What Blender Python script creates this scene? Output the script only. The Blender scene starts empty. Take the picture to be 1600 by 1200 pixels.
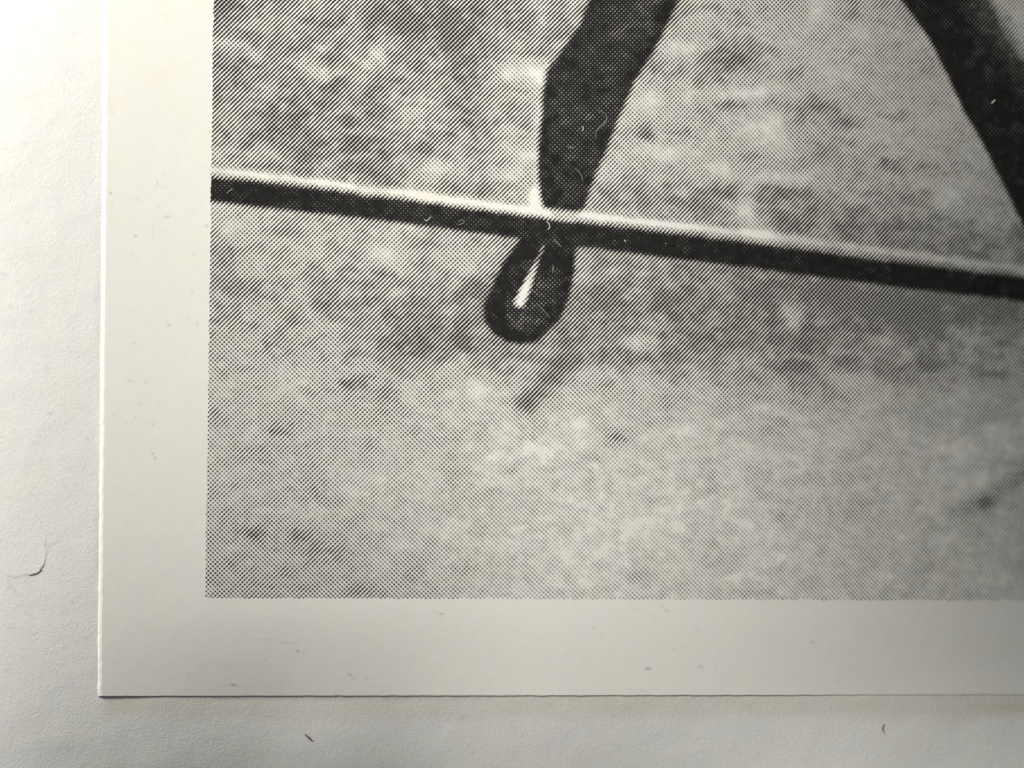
import bpy, math
import numpy as np

# ------------------------------------------------------------------ units
# 1 px of the design = 0.04 mm on the page; the page lies in the XY plane.
U = 4.0e-5
CX, CY = 800.0, 600.0
CAMH = 3750.0                      # camera height above the page, in the same units
scene = bpy.context.scene

# ------------------------------------------------------------------ camera
cd = bpy.data.cameras.new("camera"); cam = bpy.data.objects.new("camera", cd)
scene.collection.objects.link(cam); scene.camera = cam
cd.sensor_width = 36.0; cd.lens = 36.0 * CAMH / 1600.0
cam.location = (0, 0, CAMH * U)
cd.clip_start = 0.002; cd.clip_end = 5.0
cd.dof.use_dof = True; cd.dof.focus_distance = (CAMH - 32) * U; cd.dof.aperture_fstop = 17.0

# ------------------------------------------------------------------ world and lamp
world = bpy.data.worlds.new("World"); scene.world = world; world.use_nodes = True
bg = world.node_tree.nodes["Background"]
bg.inputs[0].default_value = (0.86, 0.93, 1.0, 1); bg.inputs[1].default_value = 0.100

ld = bpy.data.lights.new("window_lamp", 'AREA'); ld.shape = 'DISK'; ld.size = 0.034
ld.energy = 0.598; ld.color = (1.0, 0.968, 0.90)
lamp = bpy.data.objects.new("window_lamp", ld); scene.collection.objects.link(lamp)
LP = np.array([-3.39, 2.891, 2.153]) * 800 * U
lamp.location = LP
import mathutils
lamp.rotation_euler = mathutils.Vector(-LP).to_track_quat('-Z', 'Y').to_euler()

vs = scene.view_settings
vs.view_transform = 'Standard'; vs.look = 'None'; vs.exposure = 0; vs.gamma = 1
vs.use_curve_mapping = False
scene.render.engine = 'CYCLES'
scene.cycles.use_denoising = False
scene.cycles.max_bounces = 3
scene.cycles.pixel_filter_type = 'BLACKMAN_HARRIS'; scene.cycles.filter_width = 1.45

# ------------------------------------------------------------------ page relief
POLY = {(0,1):.011,(0,2):-.0504,(0,3):.0869,(0,4):-.0041,(1,0):-.0146,(1,1):-.0068,(1,2):.047,
        (1,3):-.0254,(1,4):-.004,(2,0):.0961,(2,1):.0197,(2,2):.0435,(2,3):-.1139,(3,0):-.1125,
        (3,1):.0027,(3,2):-.0029,(4,0):-.038,(4,1):.0202,(5,0):.0422}

def relief(px, py):
    """height of the page (in px) where it bends: gentle waves, falling away to the right"""
    X = (px - 800) / 800.0; Y = -(py - 600) / 800.0
    Xc = np.clip(X, -1.12, 1.12); Yc = np.clip(Y, -.87, .87)
    def h(a, b):                                        # waves as a polynomial
        t = np.clip(a - .05, 0, None)
        r = -.085 * t ** 2 - .028 * t ** 3
        for (i, j), k in POLY.items():
            r = r + k * a ** i * b ** j
        return r
    e = 1e-3                                           # straight continuation outside
    r = h(Xc, Yc)
    r = r + (X - Xc) * (h(Xc + e, Yc) - h(Xc - e, Yc)) / (2 * e)
    r = r + (Y - Yc) * (h(Xc, Yc + e) - h(Xc, Yc - e)) / (2 * e) * .3
    t = np.clip(py - 930, 0, 165)
    dip = smooth(230, 480, px) * (1 - smooth(600, 900, px)) * t * t / (t + 45)
    return r * 800.0 - .050 * dip

def smooth(a, b, x):
    t = np.clip((x - a) / (b - a), 0, 1); return t * t * (3 - 2 * t)

def back_off(px, py):
    """the page sinks away below the card"""
    return -.085 * np.clip(py - 1087, 0, None) * smooth(450, 700, px) * (1 - smooth(1000, 1400, px)) * .9

# ------------------------------------------------------------------ helpers
rng = np.random.default_rng(7)

def field(nx, ny, step, sx, sy, seed, ang=0.0):
    """smooth random field, unit variance, features about sx by sy px"""
    r = np.random.default_rng(seed).standard_normal((ny, nx))
    fx = np.fft.fftfreq(nx, step)[None, :]; fy = np.fft.fftfreq(ny, step)[:, None]
    c, s = math.cos(ang), math.sin(ang)
    a = fx * c + fy * s; b = -fx * s + fy * c
    g = np.exp(-2 * (math.pi ** 2) * ((a * sx) ** 2 + (b * sy) ** 2))
    q = np.fft.ifft2(np.fft.fft2(r) * g).real
    return q / q.std()

def sample(img, x0, y0, step, px, py):
    fx = np.clip((px - x0) / step, 0, img.shape[1] - 1.001); fy = np.clip((py - y0) / step, 0, img.shape[0] - 1.001)
    ix = fx.astype(int); iy = fy.astype(int); tx = fx - ix; ty = fy - iy
    return (img[iy, ix] * (1 - tx) * (1 - ty) + img[iy, ix + 1] * tx * (1 - ty)
            + img[iy + 1, ix] * (1 - tx) * ty + img[iy + 1, ix + 1] * tx * ty)

def place(px, py, lift):
    """design px + height above the bent page -> world metres"""
    z = relief(px, py) + lift
    f = (CAMH - z) / CAMH
    return np.stack([(px - CX) * f * U, (CY - py) * f * U, z * U], -1)

def grid_faces(ny, nx):
    i = np.arange(ny - 1)[:, None] * nx + np.arange(nx - 1)[None, :]
    i = i.ravel()
    return np.stack([i, i + nx, i + nx + 1, i + 1], 1)     # wound to face +Z

def mesh_obj(name, co, faces, mat, parent=None, attrs=None, smooth_shade=True):
    used = np.unique(faces); remap = np.full(len(co), -1); remap[used] = np.arange(len(used))
    co = co[used]; faces = remap[faces]
    me = bpy.data.meshes.new(name)
    me.vertices.add(len(co)); me.vertices.foreach_set("co", co.astype(np.float32).ravel())
    me.loops.add(faces.size); me.loops.foreach_set("vertex_index", faces.astype(np.int32).ravel())
    me.polygons.add(len(faces)); me.polygons.foreach_set("loop_start", (np.arange(len(faces)) * faces.shape[1]).astype(np.int32))
    me.update(calc_edges=True)
    me.polygons.foreach_set("use_smooth", np.full(len(faces), smooth_shade))
    for k, v in (attrs or {}).items():
        v = v[used]
        if v.ndim == 2:
            a = me.attributes.new(k, 'FLOAT_VECTOR', 'POINT'); a.data.foreach_set("vector", v.astype(np.float32).ravel())
        else:
            a = me.attributes.new(k, 'FLOAT', 'POINT'); a.data.foreach_set("value", v.astype(np.float32).ravel())
    me.materials.append(mat)
    o = bpy.data.objects.new(name, me); scene.collection.objects.link(o)
    if parent is not None: o.parent = parent
    return o

def axis(parts):
    """parts: (start, end, step) runs joined into one increasing coordinate list"""
    out = []
    for a, b, s in parts:
        n = max(1, int(round((b - a) / s))); out.append(np.linspace(a, b, n, endpoint=False))
    return np.concatenate(out + [np.array([parts[-1][1]])])

# ------------------------------------------------------------------ materials
def new_mat(name):
    m = bpy.data.materials.new(name); m.use_nodes = True
    nt = m.node_tree; p = nt.nodes["Principled BSDF"]
    return m, nt, p

class N:
    """tiny node helper"""
    def __init__(s, nt): s.nt = nt
    def node(s, t, **kw):
        n = s.nt.nodes.new(t)
        for k, v in kw.items(): setattr(n, k, v)
        return n
    def put(s, sock, v):
        if isinstance(v, bpy.types.NodeSocket): s.nt.links.new(v, sock)
        else: sock.default_value = v
    def math(s, op, a, b=0.0, c=0.0, clamp=False):
        n = s.node("ShaderNodeMath", operation=op, use_clamp=clamp)
        s.put(n.inputs[0], a); s.put(n.inputs[1], b)
        if len(n.inputs) > 2: s.put(n.inputs[2], c)
        return n.outputs[0]
    def mix(s, f, a, b, mode='MIX'):
        n = s.node("ShaderNodeMix", data_type='RGBA', blend_type=mode)
        s.put(n.inputs[0], f); s.put(n.inputs[6], a); s.put(n.inputs[7], b)
        return n.outputs[2]
    def noise(s, vec, scale, detail=2.0, rough=.5, dist=0.0):
        n = s.node("ShaderNodeTexNoise"); s.put(n.inputs["Vector"], vec)
        n.inputs["Scale"].default_value = scale; n.inputs["Detail"].default_value = detail
        n.inputs["Roughness"].default_value = rough; n.inputs["Distortion"].default_value = dist
        return n.outputs[0]
    def attr(s, name, out=2):
        n = s.node("ShaderNodeAttribute"); n.attribute_name = name; return n.outputs[out]
    def remap(s, v, a, b, c, d):
        n = s.node("ShaderNodeMapRange"); s.put(n.inputs[0], v)
        for i, q in zip((1, 2, 3, 4), (a, b, c, d)): n.inputs[i].default_value = q
        return n.outputs[0]
    def bump(s, h, dist, strength=1.0, normal=None):
        n = s.node("ShaderNodeBump"); n.inputs["Strength"].default_value = strength
        n.inputs["Distance"].default_value = dist; s.put(n.inputs["Height"], h)
        if normal is not None: s.put(n.inputs["Normal"], normal)
        return n.outputs[0]

def rgb(*c): return (*c, 1.0)

def px_coords(h):
    """object position in px units"""
    tc = h.node("ShaderNodeTexCoord")
    v = h.node("ShaderNodeVectorMath", operation='SCALE'); v.inputs["Scale"].default_value = 1.0 / U
    h.nt.links.new(tc.outputs["Object"], v.inputs[0])
    return v.outputs[0]

MARK = (0.26, 0.21, 0.19)

def coated_paper(h, vec):
    """colour and height of the smooth card stock"""
    big = h.remap(h.noise(vec, 1 / 160., 3), .3, .7, 0, 1)
    mid = h.remap(h.noise(vec, 1 / 22., 3, .6), .3, .7, 0, 1)
    col = h.mix(big, rgb(.806, .792, .738), rgb(.798, .788, .712))
    col = h.mix(h.math('MULTIPLY', mid, .7), col, rgb(.772, .756, .704))
    hue = h.remap(h.noise(vec, 1 / 42., 2, .5), .38, .66, 0, 1)
    col = h.mix(h.math('MULTIPLY', hue, .6), col, rgb(.782, .778, .752))
    ht = h.math('ADD', h.math('MULTIPLY', h.noise(vec, 1 / 5., 3, .65, .6), .030),
                h.math('MULTIPLY', h.noise(vec, 1 / 26., 2, .5), .15))
    return col, ht

def make_sheet_mat():
    m, nt, p = new_mat("smooth_card_stock"); h = N(nt); vec = px_coords(h)
    col, ht = coated_paper(h, vec)
    col = h.mix(h.attr("mark"), col, rgb(*MARK))
    ht = h.math('SUBTRACT', ht, h.math('MULTIPLY', h.attr("mark"), .15))
    h.put(p.inputs["Base Color"], col); p.inputs["Roughness"].default_value = .62
    p.inputs["Specular IOR Level"].default_value = .25
    h.put(p.inputs["Normal"], h.bump(ht, U)); return m

PITCH = 7.08
def make_print_mat():
    m, nt, p = new_mat("halftone_print"); h = N(nt); vec = px_coords(h)
    col, ht = coated_paper(h, vec)
    sep = h.node("ShaderNodeSeparateXYZ"); h.put(sep.inputs[0], h.attr("screen", 1))
    wob = h.math('MULTIPLY', h.math('SUBTRACT', h.noise(vec, 1 / 9., 2), .5), .9)
    wob2 = h.math('MULTIPLY', h.math('SUBTRACT', h.noise(vec, 1 / 11., 2, .5, .3), .5), .9)
    k = 2 * math.pi / PITCH
    x = h.math('ADD', sep.outputs[0], wob); y = h.math('ADD', sep.outputs[1], wob2)
    cu = h.math('COSINE', h.math('MULTIPLY', h.math('ADD', x, y), k))
    cv = h.math('COSINE', h.math('MULTIPLY', h.math('SUBTRACT', x, y), k))
    phi = h.math('ADD', cv, h.math('MULTIPLY', h.math('SUBTRACT', cu, cv), h.attr("weight")))
    grain = h.math('MULTIPLY', h.math('SUBTRACT', h.noise(vec, 1 / 2.2, 2, .6), .5), .42)
    d = h.math('SUBTRACT', h.math('ADD', phi, grain), sep.outputs[2])
    sf_ = h.attr('soft')
    ink = h.math('ADD', h.math('MULTIPLY', h.math('DIVIDE', d, sf_), .5), .5, clamp=True)
    inkn = h.remap(h.noise(vec, 1 / 14., 3, .6), .3, .7, 0, 1)
    # the ink layer is thin: fine pinholes leave it a warm charcoal
    inkc = h.mix(inkn, rgb(.009, .0085, .009), rgb(.019, .0175, .016))
    h.put(p.inputs["Base Color"], h.mix(ink, col, inkc))
    h.put(p.inputs["Roughness"], h.remap(ink, 0, 1, .62, .55))
    p.inputs["Specular IOR Level"].default_value = .20
    h.put(p.inputs["Normal"], h.bump(ht, U)); return m

def make_backing_mat():
    m, nt, p = new_mat("uncoated_page"); h = N(nt); vec = px_coords(h)
    big = h.remap(h.noise(vec, 1 / 120., 4, .55), .3, .7, 0, 1)
    col = h.mix(big, rgb(.800, .806, .770), rgb(.800, .795, .742))
    hue = h.remap(h.noise(vec, 1 / 40., 2, .5), .38, .66, 0, 1)
    col = h.mix(h.math('MULTIPLY', hue, .7), col, rgb(.785, .778, .782))
    fine = h.remap(h.noise(vec, 1 / 9., 4, .6, 1.4), .35, .7, 0, 1)
    col = h.mix(h.math('MULTIPLY', fine, .48), col, rgb(.72, .715, .68))
    col = h.mix(h.attr("warm_tint"), col, rgb(.60, .545, .43))
    col = h.mix(h.attr("mark"), col, rgb(.30, .28, .26))
    worm = h.noise(vec, 1 / 15., 1, .5, 2.2)
    ridge = h.math('ABSOLUTE', h.math('SUBTRACT', worm, .5))           # curled fibres pressed in the surface
    ridge = h.remap(ridge, 0, .09, 1, 0)
    ht = h.math('ADD', h.math('MULTIPLY', ridge, .075), h.math('MULTIPLY', h.noise(vec, 1 / 6., 3, .6, .8), .042))
    ht = h.math('ADD', ht, h.math('MULTIPLY', h.noise(vec, 1 / 38., 2, .5), .16))
    h.put(p.inputs["Base Color"], col); p.inputs["Roughness"].default_value = .85
    p.inputs["Specular IOR Level"].default_value = .15
    h.put(p.inputs["Normal"], h.bump(ht, U)); return m

def plain(name, c, rough=.8, var=.15):
    m, nt, p = new_mat(name); h = N(nt); vec = px_coords(h)
    f = h.remap(h.noise(vec, 1 / 3., 2), .3, .7, 0, 1)
    h.put(p.inputs["Base Color"], h.mix(f, rgb(*[q * (1 - var) for q in c]), rgb(*[q * (1 + var) for q in c])))
    p.inputs["Roughness"].default_value = rough; p.inputs["Specular IOR Level"].default_value = .2
    return m

# ------------------------------------------------------------------ the printed picture: tones
WTS = [.42, .50, .58, .66, .74, .82]
X0, Y0, ST = 290, -420, 2.0
NX, NY = 900, 700
gx, gy = np.meshgrid(X0 + ST * np.arange(NX), Y0 + ST * np.arange(NY))

# coarse paper-white fractions (percent), columns every 80 px from x = 320, rows every 60 px from y = 0
COARSE = np.array([
 [34,40,42,42,36,38,44,46,50,55,58,62,56,56,60,60,66],
 [40,46,44,43,38,38,44,48,54,56,52,60,58,58,60,60,66],
 [46,44,44,45,42,42,50,52,54,52,46,56,58,60,60,60,64],
 [42,42,42,42,42,44,50,52,58,60,60,62,58,60,60,60,60],
 [44,42,40,42,44,46,50,54,60,62,60,58,58,60,60,60,60],
 [54,50,46,46,50,48,50,52,48,46,54,54,50,50,52,56,56],
 [60,58,56,52,56,54,52,46,44,42,44,40,40,38,36,38,40],
 [52,54,48,46,50,52,44,42,40,38,38,36,34,32,30,30,32],
 [50,54,54,48,42,38,36,36,36,36,36,36,34,32,30,32,34],
 [58,60,60,56,44,34,40,38,42,42,42,42,36,34,40,46,48],
 [64,64,62,60,60,60,56,54,60,60,56,52,50,54,50,54,58],
 [64,64,62,62,64,66,70,68,70,66,66,62,66,64,66,66,66],
 [64,62,62,66,64,68,72,72,70,72,68,68,66,66,66,68,70],
 [64,62,64,68,66,66,70,74,76,76,72,70,68,68,70,62,66],
 [62,60,60,66,66,66,70,74,76,76,72,70,70,70,70,68,68],
 [62,60,58,64,66,66,70,72,74,74,70,68,66,66,66,68,68],
 [60,58,56,60,64,64,66,68,70,70,68,66,66,66,66,66,66]], float) / 100
T = sample(COARSE, 320, 0, 1, (gx - 320) / 80. + 320, (gy / 60.))

BLOBS = [(1180,455,130,22,-.06),(1450,490,130,24,-.07),(1500,545,50,20,-.05),(1330,335,110,20,-.05), # x, y, sx, sy, amount
 (345,65,16,12,.20),(372,42,16,10,.10),(505,120,11,10,.26),(590,83,10,8,.26),(574,100,10,8,.20),(505,74,9,9,.14),
 (640,175,17,15,.20),(800,112,24,14,.34),(836,120,12,16,.30),(822,242,16,14,.36),(790,232,9,8,.18),(350,236,22,12,.18),(420,238,26,9,.16),
 (512,258,20,9,.20),(678,264,24,12,.30),(735,262,18,8,.14),(790,274,22,10,.28),(836,308,9,12,.75),(600,397,18,12,.28),
 (720,418,20,14,.16),(690,200,12,9,.12),(555,205,10,7,.10),(470,400,20,10,.14),(380,345,30,12,.14),(450,425,12,9,.16),
 (620,455,14,8,.12),(740,340,14,8,.10),(350,395,15,10,-.20),(440,362,22,10,-.16),(375,445,14,8,-.12),
 (352,8,26,14,-.16),(480,168,30,24,-.13),(560,206,24,18,-.10),(690,42,40,18,-.12),(600,30,30,14,-.10),(540,262,34,8,-.14),
 (430,195,26,16,-.10),(520,140,20,18,-.06),(720,120,26,16,-.10),(400,120,22,14,-.06),(660,228,26,10,-.12),(745,190,18,12,-.09),(480,30,26,12,-.06),
 (1090,28,22,10,.14),(1062,76,26,12,.28),(1282,22,26,20,.22),(1228,62,18,14,.16),(1015,160,20,20,.26),(1040,240,34,14,.20),
 (1150,146,70,10,.26),(1196,196,26,20,.28),(1226,278,42,10,.30),(1126,266,16,14,.26),(1165,330,14,16,.40),(1190,362,20,14,.40),
 (1210,232,30,14,.14),(1065,165,14,10,.12),(1300,118,30,10,.12),(1345,58,20,24,.12),(1058,300,14,7,.18),
 (1168,82,36,18,-.17),(1276,166,34,10,-.24),(1322,192,18,12,-.20),(1142,164,20,8,-.20),(1180,240,18,10,-.14),(1285,240,20,12,-.14),
 (1320,20,24,14,-.12),(1250,118,28,8,-.12),(1402,152,14,8,-.14),(1400,186,16,8,-.14),(1012,212,12,7,-.34),(1100,300,90,16,-.12),
 (1040,112,30,12,-.12),(1212,262,14,6,-.12),(1230,300,40,8,-.14),(1240,350,22,10,-.18),(1395,258,16,8,-.12),(1440,262,12,14,-.14),(1480,305,20,22,.16),
 (1000,533,18,8,.38),(1238,492,13,20,.26),(1222,476,10,8,.14),(1370,534,16,8,.22),(1418,560,10,6,.16),(1020,560,16,8,-.06),
 (640,520,60,24,-.08),(620,540,30,14,-.10),(930,560,40,14,-.07),(1100,520,60,20,-.05),(1270,530,40,16,-.08),(1420,470,50,30,-.05),(1470,572,34,9,-.12),
 (1560,585,18,6,-.24),(1242,572,22,9,-.22),(1290,562,30,12,.14),(1340,588,40,10,.16),(1210,640,26,8,.16),(1540,530,40,16,.10),(1520,610,40,16,.06),
 (430,672,14,8,-.30),(342,652,12,12,-.18),(400,700,20,7,-.16),(392,836,20,8,-.34),(480,838,26,10,-.20),(520,862,22,9,-.26),(562,925,18,7,-.30),(545,885,20,10,-.12),
 (550,595,16,8,-.22),(606,620,16,10,-.24),(462,503,14,8,-.18),(735,892,14,9,-.20),(372,756,14,8,-.20),(485,612,14,7,-.16),(560,555,16,6,-.18),(420,545,20,12,-.10),
 (962,684,22,11,-.42),(1008,706,22,9,-.16),(1020,784,9,5,-.20),(1350,788,26,8,-.26),(1325,716,20,6,-.16),(1200,697,24,7,-.18),(1170,655,20,9,-.16),(1300,640,18,16,-.12),
 (1435,650,30,8,-.12),(1545,650,16,8,-.20),(1500,700,44,26,.12),(1500,756,30,10,.14),(1560,905,34,16,.10),
 (798,735,14,6,-.20),(762,772,36,9,-.16),(712,745,12,14,-.14),(850,730,18,6,-.16),(500,770,20,14,-.12),(660,905,20,9,-.12),(1110,880,22,9,-.12),(1290,875,18,9,-.14),
 (1440,885,34,8,-.18),(1360,860,18,6,-.16),(1440,870,14,8,-.12),(995,890,16,10,-.18),(1090,800,12,6,-.14),(1215,810,12,7,-.12),(655,700,22,8,-.06),
 (757,606,28,14,.18),(700,590,24,10,.10),(860,700,40,10,.12),(900,620,30,14,.12),(1180,905,30,8,.06),(1010,910,20,8,-.1),(1070,670,30,20,.10),
]
for (bx, by, sx, sy, a) in BLOBS:
    q = np.exp(-((gx - bx) / sx) ** 2 / 1.6 - ((gy - by) / sy) ** 2 / 1.6)
    T = T + (a * .72 if (a < 0 and by > 600) else a) * q
up = 1 - smooth(560, 660, gy)
n1 = field(NX, NY, ST, 11, 8, 3, -.2); n2 = field(NX, NY, ST, 5.5, 4.4, 4, .1); n3 = field(NX, NY, ST, 2.8, 2.4, 5); n4 = field(NX, NY, ST, 24, 15, 6, .2)
T = T + (.024 + .012 * up) * n1 + (.024 + .010 * up) * n2 + (.024 + .012 * up) * n3 + .014 * n4
n5 = field(NX, NY, ST, 13, 3.0, 8, .06)
T = T + (.10 * smooth(560, 700, gy) * smooth(520, 880, gx)) + (1 - up) * (.016 * n5 + .014 * n3 + .006 * n2) + up * .014 * n5 + .012 * (1 - up)

def seg_dist(ax, ay, bx, by):
    """distance and position along a segment"""
    dx, dy = bx - ax, by - ay; t = ((gx - ax) * dx + (gy - ay) * dy) / (dx * dx + dy * dy)
    tc = np.clip(t, 0, 1); return np.hypot(gx - ax - tc * dx, gy - ay - tc * dy), tc

# shadow streak running down-left from the foot
d, t = seg_dist(905, 545, 818, 634)
T = T * (1 - .44 * np.exp(-(d / (25 - 9 * t)) ** 2 ) * smooth(0, .3, t))
d, t = seg_dist(808, 622, 834, 638); T = T - .16 * np.exp(-(d / 10) ** 2)
# dark curved streak low on the right
d, t = seg_dist(1490, 800, 1540, 785); T = T - .20 * np.exp(-(d / 14) ** 2)
d, t = seg_dist(1540, 785, 1620, 728); T = T - .30 * np.exp(-(d / 14) ** 2)
# soft dark band edge of the ground falling to the right, below the bar
d, t = seg_dist(1250, 545, 1400, 592); T = T - .10 * np.exp(-(d / 12) ** 2)
T = np.clip(T, .265, .95)
GROUND = T.copy()

def poly_sd(pts):
    """signed distance to a closed outline, negative inside"""
    P = np.array(pts, float); best = np.full(gx.shape, 1e9); inside = np.zeros(gx.shape, bool)
    for (ax, ay), (bx, by) in zip(P, np.roll(P, -1, 0)):
        dx, dy = bx - ax, by - ay
        t = np.clip(((gx - ax) * dx + (gy - ay) * dy) / (dx * dx + dy * dy + 1e-9), 0, 1)
        best = np.minimum(best, np.hypot(gx - ax - t * dx, gy - ay - t * dy))
        c = ((ay > gy) != (by > gy)) & (gx < (bx - ax) * (gy - ay) / (by - ay + 1e-9) + ax)
        inside ^= c
    return np.where(inside, -best, best)

# bar, given by its highlight and its two dark borders
BX = np.array([290, 333, 400, 600, 800, 1000, 1200, 1400, 1600, 2100], float)
HL = np.interp(gx, BX, [260, 266, 273, 297, 325, 346, 368, 396, 420, 480])
DT = np.interp(gx, BX, [270, 277, 284, 308, 336, 359, 383, 410, 434, 494])
DB = np.interp(gx, BX, [307, 314, 322, 344, 371, 397, 421, 447, 470, 528])
kink = 3.5 * np.exp(-((gx - 575) / 22) ** 2); HL = HL + kink; DT = DT + kink

# upper leg, going down to the bar
LEG = [(1000,-430),(965,-150),(921,0),(905,40),(878,78),(854,112),(850,140),(847,180),(842,235),(842,275),(844,305),(850,325),(868,336),(900,339),
       (913,324),(924,288),(946,238),(968,183),(993,124),(1012,95),(1032,60),(1061,0),(1130,-150),(1200,-430)]
sl = poly_sd(LEG)
n_leg = .015 * n1 + .022 * n2 + .016 * n3
core = smooth(4, 36, -sl)
T_leg = .040 + .060 * core * (.6 + .4 * smooth(260, 0, gy)) + n_leg
a = smooth(6.5, -6, sl)
# thin light rim left of the leg
T = T + .16 * np.exp(-((sl - 7) / 6) ** 2) * (gx < 900) * (gy > 100)
T_leg = np.clip(T_leg, .0, 1)
T = T * (1 - a) + T_leg * a
# right leg
RLEG = [(1270,-430),(1345,-150),(1407,0),(1430,30),(1452,62),(1480,118),(1506,175),(1533,220),(1568,290),(1603,362),(1700,560),(2100,900),
        (2100,560),(1800,330),(1660,160),(1604,88),(1574,45),(1552,0),(1500,-150),(1440,-430)]
sr = poly_sd(RLEG)
edge_left = (gx < 1480 + (gy - 60) * .62 + 40 - 40 * smooth(0, 60, -gy))
w = np.where(edge_left, 6.0, 16.0)
a = smooth(1, -1, sr / w)
T_r = .05 + .13 * smooth(8, 75, -sr * edge_left + 0) * smooth(330, 60, gy) + .022 * n2 + .015 * n3
T_r = .018 + .14 * smooth(0, 1, ((gx - (1440 + gy * .52)) - 25) / 95) * smooth(260, 40, gy) + .018 * n2 + .014 * n3
T = T * (1 - a) + np.clip(T_r, .02, 1) * a
# foot below the bar
FOOT = [(815,360),(812,374),(786,413),(768,450),(757,478),(758,503),(772,522),(790,532),(812,537),(834,534),(853,522),(873,500),(890,462),(897,424),(898,396),(905,372),(905,360)]
sf = poly_sd(FOOT)
a = smooth(6, -5, sf)
body = smooth(6, 34, -sf)
T_f = .012 + .085 * body * smooth(400, 450, gy) * (gx > 790) + .02 * n2 + .025 * n3
d, t = seg_dist(849, 386, 812, 472)
wd = 2.8 + 5.6 * t
T_f = T_f + (.28 + .65 * smooth(.1, .8, t)) * smooth(1.6, .2, d / wd)
T_f = np.clip(T_f, .0, 1)
T = T * (1 - a) + T_f * a
# bar last: it crosses in front
dark = smooth(-5.5, 6, gy - DT) * smooth(6.5, -5, gy - DB)
hl_amp = np.interp(gx, [290, 400, 520, 600, 640, 1080, 1200, 1280, 2100], [.44, .54, .58, .46, .62, .62, .44, .36, .32])
T = T + hl_amp * np.exp(-((gy - HL) / 6.6) ** 2) * (1 - .0 * T)
T = np.where(gy > DT - 9, np.maximum(T, 0), T)
T_bar = .008 + .014 * n2 + .014 * n3 + .028 * np.exp(-((gx - 700) / 380) ** 2)
T = T * (1 - dark) + np.clip(T_bar, 0, 1) * dark
T = np.clip(T, .0, 1.0)
TS = T.copy()
for _ in range(10):
    TS[1:-1, 1:-1] = (TS[1:-1, 1:-1] * 2 + TS[:-2, 1:-1] + TS[2:, 1:-1] + TS[1:-1, :-2] + TS[1:-1, 2:]) / 6

# which face belongs to which figure of the picture
REG = np.zeros(gx.shape, int)
REG[sf < 0] = 3; REG[sl < 0] = 2; REG[sr < 0] = 4
REG[(gy > HL - 9) & (gy < DB)] = 1

# reflectance -> threshold of the screen function
uu = np.linspace(0, 2 * np.pi, 400, endpoint=False)
PHS = [np.sort((w_ * np.cos(uu)[:, None] + (1 - w_) * np.cos(uu)[None, :]).ravel()) for w_ in WTS]
def threshold(tone, wt):
    c = 1 - tone
    tabs = [np.interp(tone, np.linspace(0, 1, len(q)), q) for q in PHS]
    th = 0
    for q, w_ in zip(tabs, WTS): th = th + q * np.clip(1 - np.abs(wt - w_) / .08, 0, 1)
    return th + .34 * np.clip((.08 - c) / .08, 0, 1) * 2.2 - .34 * np.clip((c - .95) / .05, 0, 1)

def left_edge(y): return 333.5 - .0143 * y
def bottom_edge(x): return 935.0 + (x - 320) * .0030

MAT_SHEET, MAT_PRINT, MAT_BACK = make_sheet_mat(), make_print_mat(), make_backing_mat()

def empty(name, loc, label, cat, group=None):
    o = bpy.data.objects.new(name, None); scene.collection.objects.link(o)
    o.location = loc; o.empty_display_size = .002
    o["label"] = label; o["category"] = cat
    if group: o["group"] = group
    return o

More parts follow.
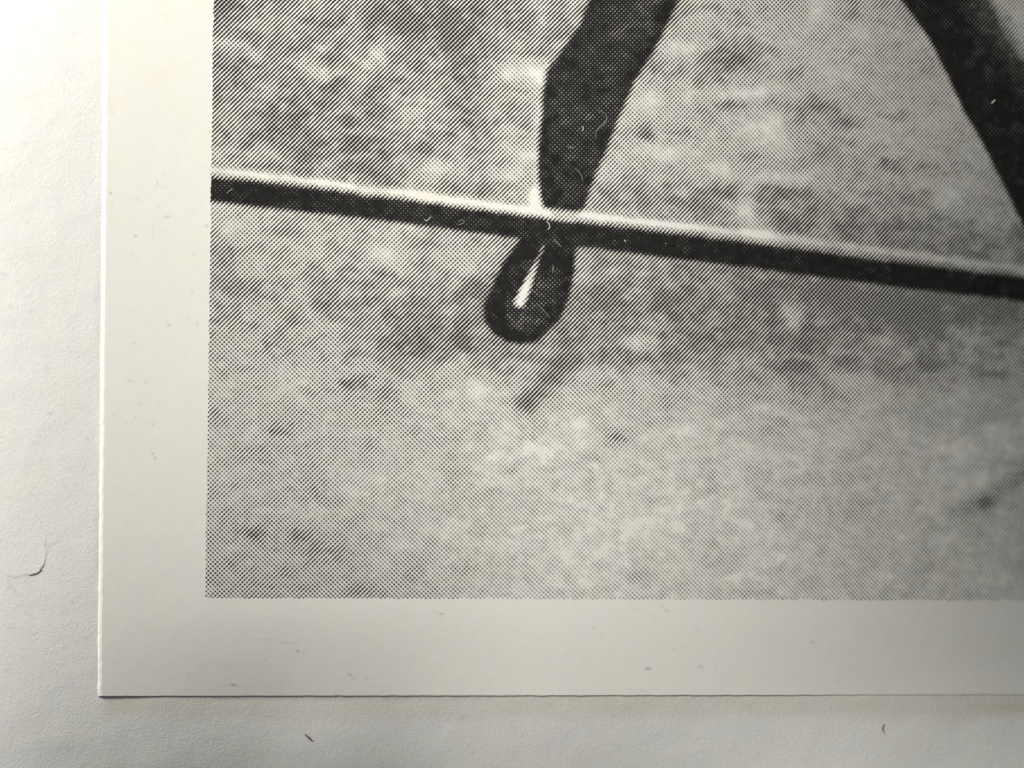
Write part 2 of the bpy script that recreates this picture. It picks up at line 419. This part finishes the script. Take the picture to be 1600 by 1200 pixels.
# ------------------------------------------------------------------ flecks and dark marks in the paper, with the scar's rim shadow painted in
def marks(px, py, spots):
    m = np.zeros(px.shape)
    for (x, y, l, w_, ang, amt) in spots:
        c, s = math.cos(math.radians(ang)), math.sin(math.radians(ang))
        a_ = (px - x) * c + (py - y) * s; b_ = -(px - x) * s + (py - y) * c
        m = np.maximum(m, amt * np.exp(-(a_ / l) ** 2 - (b_ / w_) ** 2))
    return m
SHEET_SPOTS = [(173,302,2.2,1.8,0,.6),(176,317,1.8,1.8,0,.3),(212,369,2.6,1.9,0,.5),(262,339,5.5,1.6,-5,.42),(325,353,4.5,1.7,0,.5),(239,709,2.4,1.6,20,.5),(243,716,2,2.4,0,.4),
 (301,458,2,3.2,0,.28),(264,508,2.4,1.8,0,.4),(308,508,2.2,2.2,0,.28),(210,536,2.4,1.6,0,.3),(204,595,5,2,15,.28),(228,598,3,3,0,.14),(246,287,1.5,4.5,0,.28),(255,293,3.5,1.4,10,.26),
 (258,272,3,2,0,.16),(216,312,5,1.5,35,.18),(240,362,1.2,11,0,.14),(248,323,5,1.4,-15,.16),(207,397,4,2,0,.10),(217,408,5,1.6,0,.10),(295,499,1.6,2.6,0,.2),
 (240,664,2.4,2.4,20,.26),(219,632,3,2,40,.16),(212,652,3,3,0,.12),(197,662,3,2,0,.14),(208,664,2,3,0,.14),(178,648,2.4,1.6,0,.16),(220,828,5,1.2,0,.12),(176,176,3,1.8,20,.16),
 (276,245,4,1.4,0,.14),(313,64,4,1.6,0,.10),(255,22,7,1.4,0,.08),(304,398,2,3,0,.2),
 (365,1071,5.4,1.5,12,.75),(352,1071,4,1.1,0,.2),(296,1053,2.6,1.4,0,.3),(292,1079,1.4,3,-30,.28),(547,1055,3.4,1.7,35,.62),(553,1060,3.5,1,35,.35),(572,1062,4,1.2,-10,.32),(690,960,3.2,1.5,0,.6),(680,957,5,1,-10,.2),
 (466,1018,2.2,2.0,40,.55),(476,1020,1.6,2.2,0,.22),(449,1005,15,1.4,4,.28),(415,1000,10,1.2,0,.18),(412,988,8,1.4,0,.12),(414,1031,3,1.6,-50,.22),(450,1055,2,1.4,0,.2),(416,1030,1.5,5,25,.12),
 (366,942,7,1.2,-3,.2),(1013,1045,4.2,2,-5,.70),(1095,1042,4,1.6,8,.5),(928,982,2.6,1.8,0,.34),(940,993,2,3,0,.16),(1042,955,3,2,10,.34),(1036,948,3,2,40,.2),(1052,1015,5,1.4,0,.2),(1089,983,1.6,5,-10,.16),
 (1006,1079,5,1.4,25,.26),(983,1077,2,2,0,.18),(1000,1030,7,1.4,10,.12),(1270,1004,3,2.4,30,.32),(1300,1012,7,1.4,0,.14),(1119,1045,3,1.4,0,.16),(840,998,5,1.2,0,.12),(760,1063,10,1.2,0,.08),
 (1310,1065,3,3,0,.14),(1330,1042,8,1.2,0,.10),(990,950,16,3,40,.07),(1020,965,20,3,25,.07),(800,1043,12,1.5,10,.07),(1140,968,10,1.6,0,.06)]
BACK_SPOTS = [(71,845,2,16,3,.14),(69,875,2,12,10,.18),(62,812,6,1.6,30,.12),(30,806,14,1.4,-4,.10),(52,897,10,2.2,-18,.42),(25,901,14,1.6,3,.16),(79,646,3,2.6,0,.42),(137,686,2.2,2.6,0,.42),(46,547,1,1,0,.0),(48,486,4,3,0,.16),(17,478,2.4,5,20,.22),(42,347,2,2,0,.28),(47,250,1.2,5,-15,.22),(57,120,3,5,30,.12),(122,20,7,3,45,.10),  # opening strokes outline the torn scar, its lower-right rim shadow painted in
 (74,575,3,2,0,.18),(122,422,2,2,0,.16),(76,557,3,2,0,.12),(50,772,2.4,2,0,.16),(84,849,11,1.3,-28,.36),(76,856,2,4,15,.30),(16,868,11,1.3,2,.50),(26,871,3,1.6,40,.30),(97,957,7,2,-30,.24),(104,955,3,4,0,.14),
 (113,941,3,2,0,.18),(15,917,9,1.6,-50,.30),(22,922,7,1.5,40,.28),(33,930,5,1.8,30,.26),(40,908,6,1.4,-40,.22),(14,910,1.8,6,0,.2),(48,915,5,1.2,0,.14),(18,955,14,1.6,-45,.10),(55,990,16,1.4,-15,.12),(85,1000,2,5,20,.10),
 (102,1012,3,5,45,.10),(30,780,16,1.6,-10,.10),(60,810,16,1.2,25,.12),(723,1121,2.4,3.4,20,.26),(1123,1135,1,1,0,0),(858,1174,2.4,2,0,.22),(1080,1082,1,1,0,0),(738,1177,2,3,0,.22),(470,1140,16,1.2,-5,.10),
 (690,1136,3,3,0,.14),(960,1116,7,2,0,.12),(576,1140,10,1.4,30,.10),(600,1153,8,1.4,-25,.10),(560,1172,14,1.2,15,.08),(1005,1162,5,3,0,.08),(1180,1150,3,3,0,.10),(950,1182,12,1.4,-30,.08)]

_r = np.random.default_rng(12)
for _ in range(150):                                   # faint pulp specks and pressed-in fibres
    BACK_SPOTS.append((_r.uniform(0, 150), _r.uniform(0, 1190), _r.uniform(1.5, 7), _r.uniform(1.3, 2.4), _r.uniform(-90, 90), _r.uniform(.05, .17)))
for _ in range(70):
    BACK_SPOTS.append((_r.uniform(150, 1600), _r.uniform(1110, 1200), _r.uniform(2, 9), _r.uniform(1.3, 2.4), _r.uniform(-60, 60), _r.uniform(.04, .10)))

# ------------------------------------------------------------------ backing page
bxs = axis([(-600, -20, 30), (-20, 175, 1.6), (175, 1640, 3.0), (1640, 2300, 30)])
bys = axis([(-600, -20, 30), (-20, 780, 2.4), (780, 1215, 1.6), (1215, 1750, 30)])
px, py = np.meshgrid(bxs, bys)
nf = lambda s, sx, sy, st=3.0: field(1000, 800, st, sx, sy, s)
F1 = nf(21, 9, 9); F2 = nf(22, 22, 14)
lift = .035 * sample(F1, -600, -600, 3.0, px, py) + .07 * sample(F2, -600, -600, 3.0, px, py)
lift = lift * (1 - smooth(148, 158, px) * smooth(1097, 1085, py))
lift = np.where((px > 190) & (py < 1060), -1.5, lift)
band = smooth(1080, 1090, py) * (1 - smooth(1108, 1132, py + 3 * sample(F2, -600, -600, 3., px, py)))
warm_tint = band * (.34 + .05 * sample(F2, -600, -600, 3., px, py) + .10 * smooth(1380, 1560, px)) * smooth(150, 175, px)  # warm brownish tint along the strip below the card, stronger at right
warm_tint = warm_tint + .20 * np.exp(-((py - 1106) / 6) ** 2) * smooth(1460, 1600, px)
warm_tint = np.clip(warm_tint + .03 * sample(nf(23, 70, 50), -600, -600, 3., px, py) * (py > 1050), 0, 1)
lift = lift + back_off(px, py)
pts = place(px, py, lift).reshape(-1, 3)
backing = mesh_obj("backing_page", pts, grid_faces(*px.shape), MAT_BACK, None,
                   {"mark": marks(px, py, BACK_SPOTS).ravel(), "warm_tint": warm_tint.ravel()})
backing["kind"] = "structure"

# torn scar: a thin flap of the page surface standing a little proud
def flap(name, outline, height, mat, parent):
    P = np.array(outline, float); n = 72
    th = np.linspace(0, 2 * np.pi, n, endpoint=False)
    c = P.mean(0); r_ang = np.arctan2(P[:, 1] - c[1], P[:, 0] - c[0]); r_len = np.hypot(*(P - c).T)
    o = np.argsort(r_ang); r = np.interp(th, np.concatenate([r_ang[o] + 0, r_ang[o] + 2 * np.pi]), np.tile(r_len[o], 2))
    r = np.where(th > np.pi, np.interp(th - 2 * np.pi, r_ang[o], r_len[o], left=np.nan, right=np.nan), r)
    r = np.where(np.isnan(r), np.interp(th, np.concatenate([r_ang[o], r_ang[o] + 2 * np.pi]), np.tile(r_len[o], 2)), r)
    r = r * (1 + .018 * np.random.default_rng(5).standard_normal(n))
    rings = [0, .3, .6, .85, .95, .99, 1.0]; hts = [.15, .2, .25, .45, .9, .9, 0.0]
    co, f = [], []
    for q, hh in zip(rings, hts):
        x_ = c[0] + r * q * np.cos(th); y_ = c[1] + r * q * np.sin(th)
        lower = .35 + .65 * smooth(-.3, .9, np.cos(th - .9))        # the rim stands highest at lower right
        curl = 1 + 1.6 * np.exp(-((th - .93) / .20) ** 2)
        co.append(place(x_, y_, hh * height * lower * curl + .05))
    co = np.concatenate(co)
    for k_ in range(len(rings) - 1):
        for j in range(n):
            f.append((k_ * n + j, k_ * n + (j + 1) % n, (k_ + 1) * n + (j + 1) % n, (k_ + 1) * n + j))
    f = np.array(f)[:, ::-1]
    z = np.zeros(len(co))
    return mesh_obj(name, co, f, mat, parent, {"mark": z, "warm_tint": z})
flap("torn_scar", [(-20,812),(4,809),(22,804),(40,806),(52,803),(63,813),(66,826),(73,838),(70,852),(73,866),(69,880),(66,889),(56,897),(38,899),(20,903),(5,895),(-20,884)], .13, MAT_BACK, backing)

# ------------------------------------------------------------------ printed card: sheet and picture
card = empty("printed_card", tuple(place(np.array(153.), np.array(1087.), 0.)),
             "cream card with a halftone print of two dark legs and a slanting bar", "printed card")

def base(x): return .35 - .30 * smooth(1150, 1450, x)
def thick(x, y):
    t = 1.3 - .95 * smooth(150, 260, x) * smooth(960, 1087, y) - .45 * smooth(1150, 1480, x)
    return np.clip(t, .10, None)
s_ = axis([(0, 6, .75), (6, 190, 1.6), (190, 1490, 3.2), (1490, 2050, 30)])       # distance from the left edge
t_ = axis([(-560, -20, 30), (-20, 930, 2.4), (930, 1084, 1.6), (1084, 1088, 1.0)])
sg, tg = np.meshgrid(s_, t_)
rag = sample(field(4, 900, 2., 1, 3, 31).mean(1, keepdims=True) * np.ones((1, 4)), 0, -600, 2., 0 * tg + 1, tg)
rag_b = sample(np.ones((4, 1)) * field(1200, 4, 2., 4, 1, 33).mean(0, keepdims=True), 0, 0, 2., np.clip(sg, 0, 2390), 0 * sg + 1)
px = 163.2 - .0092 * tg + sg + .28 * rag * np.exp(-sg / 5.)
py = tg - (sg * .0014) * smooth(900, 1087, tg) + .28 * rag_b * smooth(1078, 1087, tg)
rise = smooth(-2, 6.0 + .5 * np.clip(rag, -1, 1.5), sg)                           # pressed, rounded left edge
lift = thick(px, py) * (.08 + .92 * rise) + base(px)
co = place(px, py, lift).reshape(-1, 3)
faces = grid_faces(*px.shape)
ny, nx = px.shape
# skirts: left and bottom faces of the card
def skirt(idx, flip):
    global co, faces
    base = len(co)
    q_x = px.ravel()[idx]; q_y = py.ravel()[idx]
    low = place(q_x, q_y, 0 * q_x - 2.0)
    co = np.concatenate([co, low])
    a_ = idx[:-1]; b_ = idx[1:]; c_ = base + np.arange(1, len(idx)); d_ = base + np.arange(len(idx) - 1)
    f = np.stack([a_, b_, c_, d_], 1)
    faces = np.concatenate([faces, f[:, ::-1] if flip else f])
n_top = len(co)
skirt(np.arange(ny) * nx, True)
skirt((ny - 1) * nx + np.arange(nx), True)
mk = np.concatenate([marks(px, py, SHEET_SPOTS).ravel(), np.zeros(len(co) - n_top)])
sheet = mesh_obj("paper_sheet", co - np.array(card.location), faces, MAT_SHEET, card, {"mark": mk})

# picture grid: fine steps along its two printed borders
a_x = axis([(-3, 9, 1.0), (9, 1300, 2.5), (1300, 1640, 12)])
a_y = axis([(-400, -12, 12), (-12, 925, 2.5), (925, 938, 1.0)])
u_, v_ = np.meshgrid(a_x, a_y)                        # u from the left border; v = 935 at the bottom border
px = left_edge(v_) + u_; py = v_ + (px - 320) * .0030
tone = sample(T, X0, Y0, ST, px, py)
e1 = smooth(-.8, .8, u_ + .6 * sample(n3, X0, Y0, ST, px, py)); e2 = smooth(935.8, 934.0, v_ + .5 * sample(n3, X0, Y0, ST, px, py))
inside = e1 * e2
wt = .79 - .29 * smooth(.48, .68, sample(TS, X0, Y0, ST, px, py)) - .14 * smooth(.30, .10, tone)
wt = np.clip(wt - .10 * smooth(620, 900, py) + .05 * sample(n4, X0, Y0, ST, px, py), .42, .82)
soft = .40 + .38 * smooth(.50, .80, sample(TS, X0, Y0, ST, px, py)) * smooth(.25, .4, tone) + .42 * smooth(.24, .12, sample(TS, X0, Y0, ST, px, py)) * smooth(.4, .25, tone)
thr = (threshold(tone, wt) - .52 * smooth(.26, .07, tone)) * inside + (1 - inside) * 2.2
sx_ = px + .5 * .13 / 640 * np.clip(px - 820, 0, None) ** 2
sy_ = py * (1 + .035 * np.clip((px - 820) / 640, 0, 2))
co = place(px, py, thick(px, py) + base(px) + .03).reshape(-1, 3) - np.array(card.location)
faces = grid_faces(*px.shape)
reg = REG[np.clip(((py - Y0) / ST).round().astype(int), 0, NY - 1), np.clip(((px - X0) / ST).round().astype(int), 0, NX - 1)]
freg = reg[:-1, :-1].ravel()
att = {"screen": np.stack([sx_, sy_, thr], -1).reshape(-1, 3), "weight": wt.ravel(), "soft": soft.ravel()}
pic = mesh_obj("printed_picture", co, faces[freg == 0], MAT_PRINT, card, att)
def sub(name, k, label=None):
    o = mesh_obj(name, co, faces[freg == k], MAT_PRINT, pic, att)
    if label: o["label"] = label
    return o
sub("printed_bar", 1)
sub("printed_leg", 2, "dark printed leg narrowing down to the bar")
sub("printed_foot", 3)
sub("printed_leg", 4, "dark printed leg slanting down to the right border")

# ------------------------------------------------------------------ loose lint and flecks, plus a shadow strip at the scar
M_LINT = plain("pale_lint", (.25, .25, .23)); M_LINT2 = plain("white_lint", (.50, .50, .47))
M_DARK = plain("dark_fibre_and_shade", (.13, .115, .11)); M_BROWN = plain("brown_fibre", (.27, .19, .15))  # the dark one also colours the shadow strip at the scar
def card_lift(x, y): return float(thick(np.array(float(x)), np.array(float(y)))) + float(base(np.array(float(x)))) + .08
def fibre(name, pts, rad, mat, label, cat, group, on_card=True, taper=True, flat=.6):
    P = np.array(pts, float)
    # resample along a smooth curve
    seg = np.r_[0, np.cumsum(np.hypot(*np.diff(P, axis=0).T))]
    n = max(8, int(seg[-1] / 1.2)); t = np.linspace(0, seg[-1], n)
    for _ in range(1):
        X = np.interp(t, seg, P[:, 0]); Y = np.interp(t, seg, P[:, 1])
    for _ in range(2):
        X[1:-1] = (X[:-2] + 2 * X[1:-1] + X[2:]) / 4; Y[1:-1] = (Y[:-2] + 2 * Y[1:-1] + Y[2:]) / 4
    r = rad * .78 * (np.clip(np.sin(np.pi * np.linspace(.06, .94, n)), 0, 1) ** .5 if taper else np.ones(n))
    base = card_lift(P[0, 0], P[0, 1]) if on_card else float(back_off(P[0, 0], P[0, 1])) + .05
    tx = np.gradient(X); ty = np.gradient(Y); L = np.hypot(tx, ty) + 1e-9; nxv, nyv = -ty / L, tx / L
    co = []; K = 6
    for k_ in range(K):
        a_ = 2 * np.pi * k_ / K
        co.append(place(X + nxv * r * math.cos(a_), Y + nyv * r * math.cos(a_), base + r * flat * (1 + math.sin(a_))))
    co = np.stack(co, 1).reshape(-1, 3)
    f = [(i * K + k_, i * K + (k_ + 1) % K, (i + 1) * K + (k_ + 1) % K, (i + 1) * K + k_) for i in range(n - 1) for k_ in range(K)]
    f += [(0, 1, 2, 3), (0, 3, 4, 5), ((n - 1) * K, (n - 1) * K + 5, (n - 1) * K + 4, (n - 1) * K + 3), ((n - 1) * K, (n - 1) * K + 3, (n - 1) * K + 2, (n - 1) * K + 1)]
    org = co.mean(0); org[2] = co[:, 2].min()
    o = mesh_obj(name, co - org, np.array(f), mat)
    o.location = org
    o["label"] = label; o["category"] = cat
    if group: o["group"] = group
    return o
G = "pale lint fibres stuck on the dark print"
fibre("lint_fibre", [(935,172),(947,178),(949,186),(944,194),(936,200),(931,207),(931,216)], .75, M_LINT, "long curly pale hair near the right edge of the middle dark leg", "lint", G)
fibre("lint_fibre", [(911,197),(912,201),(910,205)], 1.0, M_LINT2, "tiny bright speck of lint left of the curly hair on the middle leg", "lint", G)
fibre("lint_fibre", [(897,262),(904,267),(909,275),(911,283)], .7, M_LINT, "thin pale wisp low on the middle leg just above the bar", "lint", G)
fibre("lint_fibre", [(886,228),(892,232),(899,230)], .6, M_LINT, "short faint crooked wisp in the middle of the left dark leg", "lint", G)
fibre("lint_fibre", [(662,342),(667,346),(674,338)], .85, M_LINT2, "pale tick-shaped fibre on the dark bar left of the foot", "lint", G)
fibre("lint_fibre", [(712,349),(719,352),(727,346),(721,343),(716,347)], .65, M_LINT, "small looped pale fibre on the bar between tick and foot", "lint", G)
fibre("lint_fibre", [(853,345),(858,349),(860,355),(856,359)], 1.0, M_LINT2, "bright hooked fibre where the leg meets the dark bar", "lint", G)
fibre("lint_fibre", [(865,375),(871,379),(877,386)], 1.0, M_LINT, "pale slanting fibre at the top of the printed foot", "lint", G)
fibre("lint_fibre", [(864,414),(865,420),(863,427)], .8, M_LINT, "short upright fibre on the foot right of its white streak", "lint", G)
fibre("lint_fibre", [(838,474),(846,481),(853,489),(859,496)], .75, M_LINT, "straight pale scratch-like fibre low on the printed foot", "lint", G)
fibre("lint_fibre", [(976,375),(978,378)], 1.4, M_LINT2, "round white dot of lint on the bar right of the leg", "lint", G)
fibre("lint_fibre", [(1039,380),(1042,382)], 1.0, M_LINT, "fainter greyish lint dot farther right on the dark bar", "lint", G)
fibre("lint_fibre", [(1549,162),(1552,160),(1555,156)], 1.3, M_LINT2, "white lint speck on the dark leg at the right border", "lint", G)
fibre("lint_fibre", [(354,303),(359,298),(365,295)], .8, M_LINT, "pale arched fibre at the left end of the dark bar", "lint", G)
fibre("dark_fleck_or_shade", [(476,1147),(481,1151),(486,1156),(489,1158)], 1.9, M_DARK, "dark pointed fleck on the page below the card", "fleck", None, on_card=False, flat=.25)
fibre("brown_fibre", [(1382,1131),(1379,1136),(1379,1141),(1383,1146)], 1.5, M_BROWN, "small curved brown fibre on the page at lower right", "fibre", None, on_card=False, flat=.25)
fibre("dark_fleck_or_shade", [(45,899),(52,898),(59,895),(66,890)], 1.3, M_DARK, "dark crescent strip standing for the shadow at the rim of the torn scar on the left", "fleck", None, on_card=False, flat=.25)  # dark strip standing in for the lifted flap's shadow
